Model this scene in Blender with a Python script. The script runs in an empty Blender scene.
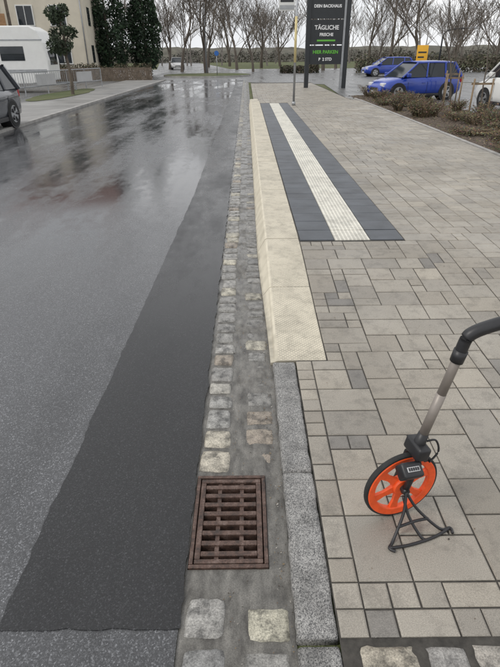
import bpy, math, random
from mathutils import Vector, Matrix, noise
R = random.Random(7)
scn = bpy.context.scene
scn.view_settings.view_transform = 'Standard'
scn.view_settings.look = 'None'
scn.view_settings.exposure = 0

# ------------------------------------------------------------------ helpers
def link(o, parent=None):
    scn.collection.objects.link(o)
    if parent is not None:
        o.parent = parent
    return o

def mesh_obj(name, V, F, mats, midx=None, cols=None, parent=None, smooth=False):
    me = bpy.data.meshes.new(name)
    me.from_pydata([tuple(v) for v in V], [], F)
    if not isinstance(mats, (list, tuple)):
        mats = [mats]
    for m in mats:
        me.materials.append(m)
    if midx:
        me.polygons.foreach_set('material_index', midx)
    if cols:
        a = me.attributes.new('Col', 'FLOAT_COLOR', 'FACE')
        flat = []
        for c in cols:
            flat += [c[0], c[1], c[2], 1.0]
        a.data.foreach_set('color', flat)
    if smooth:
        me.polygons.foreach_set('use_smooth', [True] * len(me.polygons))
    me.update()
    return link(bpy.data.objects.new(name, me), parent)

def empty(name, loc=(0, 0, 0), rz=0.0):
    e = bpy.data.objects.new(name, None)
    e.location = loc
    e.rotation_euler = (0, 0, rz)
    e.empty_display_size = 0.2
    return link(e)

def box_vf(V, F, x0, x1, y0, y1, z0, z1):
    b = len(V)
    V += [(x0, y0, z0), (x1, y0, z0), (x1, y1, z0), (x0, y1, z0), (x0, y0, z1), (x1, y0, z1), (x1, y1, z1), (x0, y1, z1)]
    F += [(b, b+3, b+2, b+1), (b+4, b+5, b+6, b+7), (b, b+1, b+5, b+4), (b+1, b+2, b+6, b+5), (b+2, b+3, b+7, b+6), (b+3, b, b+4, b+7)]

def box(name, x0, x1, y0, y1, z0, z1, mat, parent=None, bevel=0.0, sm=True):
    V, F = [], []
    box_vf(V, F, x0, x1, y0, y1, z0, z1)
    o = mesh_obj(name, V, F, mat, parent=parent)
    if bevel:
        md = o.modifiers.new('b', 'BEVEL'); md.width = bevel; md.segments = 3 if sm else 2
        if sm: o.data.polygons.foreach_set('use_smooth', [True] * 6)
    return o

def tube_vf(V, F, pts, rads, n=6, cap=False):
    b0 = len(V)
    up = Vector((0, 0, 1))
    for i, p in enumerate(pts):
        p = Vector(p)
        if i == 0: d = Vector(pts[1]) - p
        elif i == len(pts)-1: d = p - Vector(pts[i-1])
        else: d = Vector(pts[i+1]) - Vector(pts[i-1])
        d.normalize()
        a = d.cross(up if abs(d.z) < 0.95 else Vector((1, 0, 0))).normalized()
        c = d.cross(a)
        for k in range(n):
            t = 2*math.pi*k/n
            q = p + (a*math.cos(t) + c*math.sin(t))*rads[i]
            V.append((q.x, q.y, q.z))
    for i in range(len(pts)-1):
        for k in range(n):
            F.append((b0+i*n+k, b0+i*n+(k+1) % n, b0+(i+1)*n+(k+1) % n, b0+(i+1)*n+k))
    if cap:
        F.append(tuple(b0+k for k in range(n))[::-1])
        F.append(tuple(b0+(len(pts)-1)*n+k for k in range(n)))

def tube(name, pts, r, mat, parent=None, n=10):
    V, F = [], []
    rr = r if isinstance(r, (list, tuple)) else [r]*len(pts)
    tube_vf(V, F, pts, rr, n, True)
    return mesh_obj(name, V, F, mat, parent=parent, smooth=(n > 6))

def smooth_pts(pts, n=6):
    out = []
    P = [Vector(p) for p in pts]
    for i in range(len(P)-1):
        p0 = P[max(i-1, 0)]; p1 = P[i]; p2 = P[i+1]; p3 = P[min(i+2, len(P)-1)]
        for k in range(n):
            t = k/n
            out.append(0.5*((2*p1)+(-p0+p2)*t+(2*p0-5*p1+4*p2-p3)*t*t+(-p0+3*p1-3*p2+p3)*t**3))
    out.append(P[-1])
    return out

# ------------------------------------------------------------------ materials
class NT:
    def __init__(s, name):
        s.m = bpy.data.materials.new(name); s.m.use_nodes = True
        s.t = s.m.node_tree; s.b = s.t.nodes['Principled BSDF']
        s.tc = s.t.nodes.new('ShaderNodeTexCoord')
    def n(s, typ, **kw):
        nd = s.t.nodes.new(typ)
        for k, v in kw.items():
            setattr(nd, k, v)
        return nd
    def l(s, a, b): s.t.links.new(a, b)
    def noise(s, scale, detail=3, stretch=None, rough=0.55):
        nd = s.n('ShaderNodeTexNoise'); nd.inputs['Scale'].default_value = scale
        nd.inputs['Detail'].default_value = detail; nd.inputs['Roughness'].default_value = rough
        if stretch:
            mp = s.n('ShaderNodeMapping'); mp.inputs['Scale'].default_value = stretch
            s.l(s.tc.outputs['Object'], mp.inputs['Vector']); s.l(mp.outputs[0], nd.inputs['Vector'])
        else:
            s.l(s.tc.outputs['Object'], nd.inputs['Vector'])
        return nd.outputs[0]
    def ramp(s, src, stops):
        r = s.n('ShaderNodeValToRGB'); e = r.color_ramp.elements
        while len(e) < len(stops): e.new(0.5)
        for i, (p, c) in enumerate(stops):
            e[i].position = p
            e[i].color = (c, c, c, 1) if not isinstance(c, (tuple, list)) else (*c, 1)
        s.l(src, r.inputs[0]); return r.outputs[0]
    def mix(s, f, a, b, mode='MIX'):
        m = s.n('ShaderNodeMixRGB', blend_type=mode)
        for i, v in ((0, f), (1, a), (2, b)):
            if hasattr(v, 'is_linked'): s.l(v, m.inputs[i])
            elif isinstance(v, (tuple, list)): m.inputs[i].default_value = (*v, 1)
            elif i == 0: m.inputs[0].default_value = v
            else: m.inputs[i].default_value = (v, v, v, 1)
        return m.outputs[0]
    def math(s, op, a, b=None):
        m = s.n('ShaderNodeMath', operation=op)
        for i, v in ((0, a), (1, b)):
            if v is None: continue
            if hasattr(v, 'is_linked'): s.l(v, m.inputs[i])
            else: m.inputs[i].default_value = v
        return m.outputs[0]
    def bump(s, h, strength=0.3, dist=0.005):
        b = s.n('ShaderNodeBump'); b.inputs['Strength'].default_value = strength
        b.inputs['Distance'].default_value = dist
        s.l(h, b.inputs['Height']); s.l(b.outputs[0], s.b.inputs['Normal'])
    def col(s, c): s.l(c, s.b.inputs['Base Color'])
    def rgh(s, r):
        if hasattr(r, 'is_linked'): s.l(r, s.b.inputs['Roughness'])
        else: s.b.inputs['Roughness'].default_value = r

def simple(name, c, rough=0.5, var=0.15, scale=6.0, metal=0.0, bump=0.0, bscale=60, coat=0.0, spec=0.5):
    m = NT(name)
    n = m.noise(scale, 4)
    c0 = tuple(x*(1-var) for x in c); c1 = tuple(min(1, x*(1+var)) for x in c)
    m.col(m.ramp(n, [(0.3, c0), (0.7, c1)]))
    m.rgh(rough); m.b.inputs['Metallic'].default_value = metal
    m.b.inputs['Coat Weight'].default_value = coat
    m.b.inputs['Specular IOR Level'].default_value = spec
    if bump: m.bump(m.noise(bscale, 3), bump)
    return m.m

def attr_mat(name, rough=0.8, grain=200, gamt=0.35, bump=0.3, large=2.0, lamt=0.2, wet=None, stains=0.0):
    m = NT(name)
    a = m.n('ShaderNodeAttribute'); a.attribute_name = 'Col'
    g = m.ramp(m.noise(grain, 3, rough=0.7), [(0.3, 1-gamt), (0.7, 1+gamt)])
    c = m.mix(1.0, a.outputs['Color'], g, 'MULTIPLY')
    lg = m.ramp(m.noise(large, 4), [(0.3, 1-lamt), (0.7, 1+lamt*0.7)])
    c = m.mix(1.0, c, lg, 'MULTIPLY')
    if stains:
        st = m.ramp(m.noise(11, 6, rough=0.7), [(0.36, 1-stains), (0.5, 1.0)])
        c = m.mix(1.0, c, st, 'MULTIPLY')
    m.col(c)
    if wet: m.rgh(m.ramp(m.noise(large*1.7, 3), [(0.35, wet), (0.65, rough)]))
    else: m.rgh(rough)
    if bump: m.bump(m.noise(grain*0.6, 4), bump, 0.003)
    return m.m

def asphalt(name, ca, cb, wlo, whi, grain=300, stretch=(1.3, 0.16, 1), dark=0.6, bumpS=0.35, lo=0.42, hi=0.60, sp=2.8):
    m = NT(name)
    g = m.noise(grain, 2, rough=0.8)
    vor = m.n('ShaderNodeTexVoronoi'); vor.inputs['Scale'].default_value = grain*0.7
    m.l(m.tc.outputs['Object'], vor.inputs['Vector'])
    base = m.ramp(g, [(0.32, ca), (0.68, cb)])
    spk = m.ramp(vor.outputs['Color'], [(0.40, 0.72), (0.72, 1.15), (0.97, sp)])
    c = m.mix(1.0, base, spk, 'MULTIPLY')
    w = m.noise(1.0, 6, stretch=stretch, rough=0.62)
    w2 = m.noise(0.45, 3, stretch=(1, 0.5, 1))
    w3 = m.noise(7.0, 3, stretch=(1, 0.6, 1))
    wm = m.math('ADD', m.math('ADD', m.math('MULTIPLY', w, 0.5), m.math('MULTIPLY', w2, 0.35)), m.math('MULTIPLY', w3, 0.15))
    c = m.mix(1.0, c, m.ramp(wm, [(lo-0.02, dark), (hi-.02, 1.12)]), 'MULTIPLY')
    m.col(c)
    m.rgh(m.ramp(wm, [(lo, wlo), (hi, whi)]))
    b = m.n('ShaderNodeBump'); b.inputs['Distance'].default_value = 0.002
    m.l(m.ramp(wm, [(lo-.02, bumpS*0.12), (hi-.02, bumpS)]), b.inputs['Strength'])
    m.l(m.math('ADD', m.math('MULTIPLY', g, 0.5), m.math('MULTIPLY', vor.outputs['Distance'], 0.8)), b.inputs['Height'])
    m.l(b.outputs[0], m.b.inputs['Normal'])
    return m.m

M_road = asphalt('wet_asphalt', (0.042, 0.043, 0.046), (0.118, 0.120, 0.125), 0.06, 0.38, bumpS=0.22, lo=0.44, hi=0.61, dark=.62)
M_patch = asphalt('new_asphalt', (0.008, 0.008, 0.009), (0.028, 0.0285, 0.030), 0.16, 0.46, dark=0.65, bumpS=0.35, stretch=(1.8, 0.5, 1))
M_lot = asphalt('lot_asphalt', (0.10, 0.10, 0.10), (0.17, 0.17, 0.168), 0.2, 0.5, grain=80, dark=0.72, sp=1.6)
M_paver = attr_mat('paver_concrete', 0.72, 260, 0.32, 0.35, 1.1, 0.18, wet=0.42, stains=0.22)
M_sett = attr_mat('sett_granite', 0.55, 170, 0.5, 0.55, 22.0, 0.42, wet=0.28, stains=0.5)
M_joint = simple('joint_sand', (0.05, 0.046, 0.04), 0.9, 0.4, 30, bump=0.6, bscale=150)
M_mulch = simple('mulch', (0.085, 0.062, 0.045), 0.95, 0.6, 18, bump=1.0, bscale=30)
M_grass = NT('grass')
_n = M_grass.noise(0.35, 5); _n2 = M_grass.noise(25, 3)
M_grass.col(M_grass.mix(1.0, M_grass.ramp(_n, [(0.35, (0.075, 0.10, 0.03)), (0.65, (0.13, 0.13, 0.06))]), M_grass.ramp(_n2, [(0.3, 0.6), (0.7, 1.2)]), 'MULTIPLY'))
M_grass.rgh(0.95); M_grass.bump(_n2, 0.8, 0.05); M_grass = M_grass.m

_m = NT('gutter_mortar')
_a = _m.noise(12, 6, stretch=(1.5, 0.7, 1), rough=0.65); _g = _m.noise(220, 3, rough=0.75)
_c = _m.ramp(_a, [(0.3, (0.045, 0.041, 0.036)), (0.5, (0.12, 0.114, 0.102)), (0.72, (0.21, 0.20, 0.18))])
_m.col(_m.mix(1.0, _c, _m.ramp(_g, [(0.3, 0.6), (0.7, 1.3)]), 'MULTIPLY'))
_m.rgh(_m.ramp(_m.noise(5, 4), [(0.44, 0.08), (0.6, 0.55)]))
_m.bump(_m.math('ADD', _a, _m.math('MULTIPLY', _g, 0.3)), 0.5, 0.006)
M_mortar = _m.m

_m = NT('kerb_granite')
_v = _m.n('ShaderNodeTexVoronoi'); _v.inputs['Scale'].default_value = 300
_m.l(_m.tc.outputs['Object'], _v.inputs['Vector'])
_c = _m.ramp(_v.outputs['Color'], [(0.1, (0.06, 0.06, 0.06)), (0.4, (0.20, 0.197, 0.19)), (0.85, (0.42, 0.41, 0.39))])
_a = _m.noise(9, 6, rough=0.65)
_m.col(_m.mix(1.0, _c, _m.ramp(_a, [(0.32, 0.5), (0.62, 1.05)]), 'MULTIPLY'))
_m.rgh(_m.ramp(_m.noise(5, 3), [(.4, .35), (.6, .65)])); _m.bump(_m.noise(75, 5, rough=.7), 0.8, 0.006)
M_granite = _m.m

def dots_mat(name, c, k, ribs=False):
    m = NT(name)
    s = m.n('ShaderNodeSeparateXYZ'); m.l(m.tc.outputs['Object'], s.inputs[0])
    sx = m.math('SINE', m.math('MULTIPLY', s.outputs[0], k))
    if ribs: h = sx
    else:
        sy = m.math('SINE', m.math('MULTIPLY', s.outputs[1], k))
        h = m.math('MULTIPLY', sx, sy)
    hh = m.ramp(h, [(0.1, 0.0), (0.45, 1.0)])
    g = m.noise(200, 3, rough=0.7); lg = m.noise(4, 6, rough=0.65)
    cc = m.mix(1.0, c, m.ramp(g, [(0.3, 0.82), (0.7, 1.1)]), 'MULTIPLY')
    cc = m.mix(1.0, cc, m.ramp(lg, [(0.3, 0.76), (0.58, 1.05)]), 'MULTIPLY')
    cc = m.mix(1.0, cc, m.ramp(m.noise(16, 5, rough=.7), [(0.34, 0.86), (0.5, 1.0)]), 'MULTIPLY')
    cc = m.mix(1.0, cc, m.ramp(hh, [(0.0, 0.76), (1.0, 1.06)]), 'MULTIPLY')
    m.col(cc); m.rgh(0.65); m.bump(hh, 0.6, 0.004)
    return m.m
M_kerbtop = dots_mat('raised_kerb_top', (0.63, 0.575, 0.46), 2*math.pi/0.028)
M_rib = dots_mat('tactile_rib', (0.68, 0.655, 0.575), 2*math.pi/0.038, True)
M_kerbface = NT('raised_kerb_face')
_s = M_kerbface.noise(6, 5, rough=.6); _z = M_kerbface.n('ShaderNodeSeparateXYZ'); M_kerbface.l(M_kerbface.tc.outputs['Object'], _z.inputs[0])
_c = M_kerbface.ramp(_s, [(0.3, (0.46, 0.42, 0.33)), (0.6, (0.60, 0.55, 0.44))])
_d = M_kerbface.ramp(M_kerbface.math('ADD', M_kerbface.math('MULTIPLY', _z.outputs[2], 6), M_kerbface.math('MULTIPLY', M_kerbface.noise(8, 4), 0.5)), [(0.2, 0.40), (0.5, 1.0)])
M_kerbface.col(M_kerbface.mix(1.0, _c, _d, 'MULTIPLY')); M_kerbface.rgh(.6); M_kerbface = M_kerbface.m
M_dark = simple('tactile_dark', (0.066, 0.073, 0.083), 0.5, 0.3, 4, bump=0.25, bscale=200)
M_conc = simple('light_concrete', (0.30, 0.29, 0.275), 0.7, 0.25, 3, bump=0.3, bscale=120)
M_side = simple('sidewalk_concrete', (0.22, 0.215, 0.205), 0.45, 0.3, 0.8, bump=0.3, bscale=60)
M_rust = NT('rusty_cast_iron')
_n = M_rust.noise(26, 6, rough=.65); _n2 = M_rust.noise(190, 3)
M_rust.col(M_rust.mix(1.0, M_rust.ramp(_n, [(0.32, (0.035, 0.026, 0.022)), (0.52, (0.10, 0.06, 0.046)), (0.72, (0.18, 0.13, 0.11))]), M_rust.ramp(_n2, [(0.3, 0.6), (0.7, 1.25)]), 'MULTIPLY'))
M_rust.rgh(0.5); M_rust.b.inputs['Metallic'].default_value = 0.2; M_rust.bump(_n2, 0.6, 0.003); M_rust = M_rust.m
M_black = simple('black_plastic', (0.018, 0.018, 0.02), 0.42, 0.2, 20)
M_rubber = simple('rubber', (0.02, 0.02, 0.02), 0.8, 0.2, 30, bump=0.3, bscale=200)
M_orange = simple('orange_plastic', (0.82, 0.10, 0.02), 0.4, 0.12, 40)
M_alu = simple('grey_tube', (0.27, 0.24, 0.215), 0.45, 0.08, 20, metal=0.3)
M_steel = simple('steel', (0.35, 0.36, 0.37), 0.45, 0.15, 5, metal=0.6)
M_white = simple('white_paint', (0.72, 0.72, 0.70), 0.35, 0.04, 3)
M_glass = simple('window_glass', (0.02, 0.025, 0.03), 0.06, 0.2, 2)
M_bark = simple('bark', (0.11, 0.09, 0.07), 0.9, 0.4, 4, bump=0.6, bscale=20)
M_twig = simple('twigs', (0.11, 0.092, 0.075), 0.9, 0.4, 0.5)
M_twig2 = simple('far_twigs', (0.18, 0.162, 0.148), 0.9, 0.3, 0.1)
M_wood = simple('wood', (0.22, 0.16, 0.10), 0.8, 0.3, 8)
M_leaf = attr_mat('foliage', 0.8, 3, 0.2, 0, 0.6, 0.3)
M_sign = simple('sign_anthracite', (0.022, 0.025, 0.028), 0.4, 0.1, 3)
M_green = simple('sign_green', (0.12, 0.42, 0.05), 0.5, 0.05, 3)
M_text = simple('sign_white', (0.75, 0.75, 0.75), 0.5, 0.05, 3)
M_yellow = simple('sign_yellow', (0.8, 0.42, 0.03), 0.5, 0.05, 3)
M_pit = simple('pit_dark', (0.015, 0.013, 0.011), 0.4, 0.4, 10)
M_red = simple('tail_lamp', (0.4, 0.01, 0.01), 0.2, 0.1, 5)
M_lamp = simple('head_lamp', (0.6, 0.6, 0.62), 0.12, 0.1, 5)
M_rim = simple('wheel_rim', (0.42, 0.43, 0.44), 0.35, 0.1, 5, metal=0.7)

# ------------------------------------------------------------------ ground
GX0, GX1, GY0, GY1 = -0.243, 0.069, 1.227, 1.708   # gully opening
def sheet_hole(name, X0, X1, Y0, Y1, z, mat):
    xs = [X0, GX0, GX1, X1]; ys = [Y0, GY0, GY1, Y1]
    V = [(x, y, z) for y in ys for x in xs]
    F = []
    for j in range(3):
        for i in range(3):
            if i == 1 and j == 1: continue
            a = j*4+i; F.append((a, a+1, a+5, a+4))
    return mesh_obj(name, V, F, mat)
def sheet(name, pts, z, mat):
    return mesh_obj(name, [(x, y, z) for x, y in pts], [tuple(range(len(pts)))], mat)

sheet_hole('ground', -900, 900, -200, 1500, -0.016, M_grass)
sheet('road', [(-6.25, -12), (-0.25, -12), (-0.25, 44), (-6.25, 44)], 0.0, M_road)
sheet('junction_road', [(-60, 58), (-6.2, 44.01), (5, 36), (60, 40), (60, 74), (-60, 80)], -0.004, M_lot)
sheet('far_road', [(-12, 76), (-2, 76), (-20, 200), (-30, 200)], 0.002, M_lot)
sheet_hole('gutter', -0.25, 0.149, -12, 44, -0.008, M_mortar)

V, F = [], []
ys = [1.02 + i*0.03 for i in range(int((43-1.02)/0.03))]
for i, y in enumerate(ys):
    xl = -0.885 + min(0.14, 0.02*y) + 0.012*noise.noise((0, y*3, 0)) + 0.008*noise.noise((3, y*14, 0)) + 0.004*noise.noise((3, y*45, 0))
    xr = -0.247 + 0.012*noise.noise((5, y*6, 0)) + 0.008*noise.noise((9, y*22, 0))
    V += [(xl, y, 0.004), (xr, y, 0.004)]
    if i: F.append((2*i-2, 2*i-1, 2*i+1, 2*i))
nE = 16; b0 = len(V)
for i in range(nE+1):
    t = i/nE; x = V[0][0]*(1-t)+V[1][0]*t
    V.append((x, 1.02, 0.004)); V.append((x, 0.998+0.012*noise.noise((x*12, 0, 4))+0.006*noise.noise((x*50, 2, 4)), 0.004))
for i in range(nE):
    a = b0+2*i; F.append((a+1, a+3, a+2, a))
mesh_obj('asphalt_patch', V, F, M_patch)

x0, x1, y0, y1 = GX0, GX1, GY0, GY1
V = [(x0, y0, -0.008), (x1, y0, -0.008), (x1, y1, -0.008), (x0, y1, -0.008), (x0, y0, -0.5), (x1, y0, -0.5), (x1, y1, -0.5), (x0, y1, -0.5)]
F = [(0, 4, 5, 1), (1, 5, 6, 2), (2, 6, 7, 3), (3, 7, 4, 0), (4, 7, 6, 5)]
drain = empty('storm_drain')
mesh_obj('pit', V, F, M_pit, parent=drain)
def bar(name, a, b, c, d, e, f, bev=0.003):
    return box(name, a, b, c, d, e, f, M_rust, drain, bev, sm=False)
fw = 0.018
bar('frame_near', x0+.002, x1-.002, y0+.002, y0+fw, -0.07, 0.001)
bar('frame_far', x0+.002, x1-.002, y1-fw, y1-.002, -0.07, 0.001)
bar('frame_left', x0+.002, x0+fw, y0+fw+.001, y1-fw-.001, -0.07, 0.001)
bar('frame_right', x1-fw, x1-.002, y0+fw+.001, y1-fw-.001, -0.07, 0.001)
iy0, iy1 = y0+fw+.005, y1-fw-.005
ix0, ix1 = x0+fw+.004, x1-fw-.004
bar('rim_near', ix0, ix1, iy0, iy0+.02, -0.05, -0.002)
bar('rim_far', ix0, ix1, iy1-.02, iy1, -0.05, -0.002)
bar('rail_left', ix0, ix0+.022, iy0+.021, iy1-.021, -0.05, -0.002)
bar('rail_right', ix1-.022, ix1, iy0+.021, iy1-.021, -0.05, -0.002)
nb = 8
ja, jb = iy0+.021, iy1-.021
pitch = (jb-ja)/(nb)
for i in range(nb):
    ya = ja + (i+.5)*pitch - .011
    bar('bar_%d' % i, ix0+.0225, ix1-.0225, ya, ya+.022, -0.045, -0.004)
for k, xx in enumerate((ix0+.085, ix1-.085)):
    bar('web_%d' % k, xx-.009, xx+.009, ja, jb, -0.05, -0.011, 0.002)

def ss(t):
    t = max(0, min(1, t)); return t*t*(3-2*t)
def zf(y):
    return 0.03 + 0.13*ss((y-2.5)/2.3) - 0.12*ss((y-20.5)/2.5)

# granite setts ------------------------------------------------------------
SV, SF, SC = [], [], []
def sett(cx, cy, w, l, z, h, col, seed, n=7):
    b = len(SV)
    J = [(R.uniform(-.16, .05), R.uniform(-.16, .05)) for _ in range(4)]
    tx, ty = R.uniform(-.0025, .0025), R.uniform(-.0025, .0025)
    for j in range(n+1):
        for i in range(n+1):
            u = -1+2*i/n; v = -1+2*j/n
            u = math.copysign(abs(u)**0.6, u); v = math.copysign(abs(v)**0.6, v)
            e = max(abs(u), abs(v))
            x = u*(1-0.08*v**4); y = v*(1-0.08*u**4)
            sx = sy = 0
            for q, (a_, b_) in enumerate(((-1, -1), (1, -1), (1, 1), (-1, 1))):
                wt = (1+a_*u)*(1+b_*v)/4
                sx += wt*J[q][0]*a_; sy += wt*J[q][1]*b_
            x = (x+sx)*w/2; y = (y+sy)*l/2
            ed = 0.007 if e > .8 else 0.0015
            x += ed*noise.noise((u*3+seed, v*3, 1)); y += ed*noise.noise((u*3+seed, v*3, 5))
            zz = z + h*(1-e**8) + tx*u+ty*v + 0.0035*noise.noise((u*2.5+seed*3, v*2.5, 9)) + 0.0015*noise.noise((u*7+seed*3, v*7, 9)) - (0.014 if e > 0.999 else 0)
            SV.append((cx+x, cy+y, zz))
    for j in range(n):
        for i in range(n):
            a = b+j*(n+1)+i
            SF.append((a, a+1, a+n+2, a+n+1))
            SC.append(col)
def sett_col():
    t = R.random()
    if t < 0.12: c = (0.38, 0.355, 0.29)
    elif t < 0.19: c = (0.28, 0.24, 0.195)
    elif t < 0.55: c = (0.26, 0.252, 0.235)
    elif t < 0.75: c = (0.18, 0.178, 0.172)
    else: c = (0.22, 0.213, 0.20)
    k = R.uniform(0.88, 1.1)
    return tuple(x*k for x in c)
y = -2.0
while y < 42:
    l = R.uniform(0.12, 0.18)
    if not (y+l > GY0-0.01 and y < GY1+0.015):
        w = R.uniform(0.145, 0.17)
        c = sett_col()
        if 1.7 < y < 2.4: c = R.choice([(0.42, 0.39, 0.305), (.33, .315, .28), (.25, .245, .23), (.36, .33, .27)])
        sett(-0.165+R.uniform(-.006, .006), y+l/2, w, l-0.003, -0.007, 0.010, c, y, 7 if y < 8 else 3)
        y += l + 0.003
    else:
        y = GY1+0.02 if y > 1.0 and y+l > GY0 else y+l
y = -2.0
while y < 42:
    l = R.uniform(0.12, 0.18)
    if not (y+l > GY0-0.01 and y < GY1+0.02):
        w = R.uniform(0.14, 0.175)
        low = R.choice((0.002, .005, .007, .010)) if y > GY1 else 0.0
        c = tuple(c*0.8 for c in sett_col())
        if 0.9 < y < 1.2: c = (0.36, 0.34, 0.27)
        sett(0.05+R.uniform(-.008, .008), y+l/2, w, l-0.008, -0.008-low, 0.009, c, y+50, 7 if y < 8 else 3)
        y += l + 0.006
    else:
        y = GY1+0.03 if y+l > GY0 else y+l
mesh_obj('gutter_setts', SV, SF, M_sett, cols=SC, smooth=True)
SV, SF, SC = [], [], []
x = 0.33
while x < 3.8:
    w = R.uniform(0.13, 0.22)
    c = R.choice([(0.34, 0.30, 0.23), (.27, .25, .22), (.25, .24, .225), (.31, .28, .225)])
    sett(x+w/2, 0.862, w-0.002, 0.15, 0.016, 0.011, c, x*7)
    x += w+0.002
mesh_obj('cross_setts', SV, SF, M_sett, cols=SC, smooth=True)

k = empty('granite_kerb')
for i, (a, b) in enumerate(((-2.2, -1.1), (-1.1, -0.1), (-0.1, 0.925), (0.945, 1.70), (1.70, 2.642))):
    V, F = [], []
    n = 60
    for j in range(n+1):
        yy = a+.003+(b-a-.006)*j/n
        e = 0.006 if j in (0, n) else 0
        dx = 0.006*noise.noise((yy*9, i, 0))+.003*noise.noise((yy*40, i, 0)); dx2 = 0.005*noise.noise((yy*9, i, 7))+.002*noise.noise((yy*40, i, 7))
        zt = 0.028 + 0.004*noise.noise((yy*6, 3, i)) - e
        row = [(0.149+dx, yy, -0.03), (0.149+dx, yy, zt-0.010)]
        for q in range(6):
            xq = .158+dx+(0.118+dx2-dx)*q/5
            row.append((xq, yy, zt+.0035*noise.noise((xq*30, yy*18, i))))
        row += [(0.285+dx2, yy, zt-0.008), (0.285+dx2, yy, -0.03)]
        V += row
        if j:
            q = 10*(j-1)
            for m in range(9): F.append((q+m, q+m+10, q+m+11, q+m+1))
    F.append(tuple(range(10))); F.append(tuple(10*n+m for m in range(10))[::-1])
    mesh_obj('block_%d' % i, V, F, M_granite, parent=k, smooth=True)

k = empty('bus_stop_kerb')
y = 2.65; i = 0
while y < 22.9:
    a, b = y+0.004, y+0.995
    V, F, MI = [], [], []
    n = 8
    off = R.uniform(-.002, .002)
    for j in range(n+1):
        yy = a+(b-a)*j/n; h = zf(yy)+off; f = (zf(yy)-0.03)/0.13
        e = 0.004 if j in (0, n) else 0
        xb = 0.135-0.045*f
        prof = [(xb, -0.03), (xb, 0.012), (0.158, max(0.015, h-0.022)), (0.166, h-0.008-e), (0.182, h-e), (0.482, h-e), (0.486, h-0.006-e), (0.486, -0.03)]
        V += [(p, yy, q) for p, q in prof]
        if j:
            q = 8*(j-1)
            for m in range(7):
                F.append((q+m, q+m+8, q+m+9, q+m+1)); MI.append(1 if m == 4 else 0)
    F.append(tuple(range(8))); MI.append(0)
    F.append(tuple(8*n+m for m in range(8))[::-1]); MI.append(0)
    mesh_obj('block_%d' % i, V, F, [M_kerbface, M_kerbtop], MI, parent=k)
    y += 1.0; i += 1

# footway -------------------------------------------------------------------
V, F = [], []
ys = [-3+0.25*i for i in range(0, 165)]
for i, yy in enumerate(ys):
    V += [(0.287 if yy < 2.6 else 0.3, yy, zf(yy)-0.007), (4.35, yy, zf(yy)-0.007)]
    if i: F.append((2*i-2, 2*i-1, 2*i+1, 2*i))
mesh_obj('footway_bedding', V, F, M_joint)

U = 0.1; X0 = 0.289
def pack(Y0, rows, name):
    cols_n = 40
    occ = [[False]*cols_n for _ in range(rows)]
    def blocked(c, r):
        yy = Y0+r*U
        if yy+U > 2.655 and yy < 22.6 and c < 2: return True
        if yy+U > 4.58 and yy < 20.0 and 2 <= c < 12: return True
        return False
    for r in range(rows):
        for c in range(cols_n):
            if blocked(c, r): occ[r][c] = True
    PV, PF, PC = [], [], []
    for r in range(rows):
        for c in range(cols_n):
            if occ[r][c]: continue
            yy = Y0+r*U
            near = yy < 4.6
            if c < 1 and yy < 2.7: opts = [(1, 1), (1, 1), (1, 2)]
            elif 2 <= c < 5 and 2.6 < yy < 4.6 and R.random() < .6: opts = [(2, 1), (1, 1), (2, 1)]
            elif near: opts = [(3, 2)]*6+[(2, 2)]*7+[(2, 3)]*2+[(2, 1), (1, 1), (1, 2)]
            else: opts = [(3, 2)]*3+[(2, 2)]*6+[(2, 1)]
            if yy < 1.05 and yy > 0.9: opts = [(1, 1)]*2+[(2, 1)]
            R.shuffle(opts)
            best = None
            for w, l in opts+[(2, 2), (2, 1), (1, 1)]:
                if c+w > cols_n or r+l > rows: continue
                if any(occ[r+b][c+a] for a in range(w) for b in range(l)): continue
                best = (w, l); break
            w, l = best or (1, 1)
            for a in range(w):
                for b in range(l): occ[r+b][c+a] = True
            g = 0.0034
            xa, xb = X0+c*U+g, X0+(c+w)*U-g
            ya, yb = yy+g, yy+l*U-g
            xa += R.uniform(-.0012, .0012); yb += R.uniform(-.0015, .0015); ya += R.uniform(-.001, .001)
            dz = R.uniform(-0.0016, 0.0016); tx = R.uniform(-.0012, .0012)
            ch = 0.006
            b0 = len(PV)
            for (px, py) in ((xa, ya), (xb, ya), (xb, yb), (xa, yb)):
                PV.append((px, py, zf(py)-0.009))
            for (px, py) in ((xa, ya), (xb, ya), (xb, yb), (xa, yb)):
                PV.append((px, py, zf(py)-0.004+dz))
            for n_, (px, py) in enumerate(((xa+ch, ya+ch), (xb-ch, ya+ch), (xb-ch, yb-ch), (xa+ch, yb-ch))):
                PV.append((px, py, zf(py)+dz+(tx if n_ in (0, 3) else -tx)))
            for m in range(4):
                m2 = (m+1) % 4
                PF.append((b0+m, b0+m2, b0+4+m2, b0+4+m)); PF.append((b0+4+m, b0+4+m2, b0+8+m2, b0+8+m))
            PF.append((b0+8, b0+9, b0+10, b0+11))
            t = R.random()
            if w*l <= 2 and t < 0.18 and near and c > 0: col = (0.19, 0.178, 0.16)
            elif t < 0.35: col = (0.272, 0.246, 0.206)
            elif t < 0.72: col = (0.298, 0.273, 0.232)
            elif t < 0.9: col = (0.252, 0.231, 0.198)
            else: col = (0.318, 0.288, 0.240)
            kk = R.uniform(0.92, 1.07)
            col = tuple(q*kk for q in col)
            PC += [col]*9
    mesh_obj(name, PV, PF, M_paver, cols=PC)
pack(0.945, 360, 'footway')
pack(-2.2, 30, 'footway_pavers')

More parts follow.
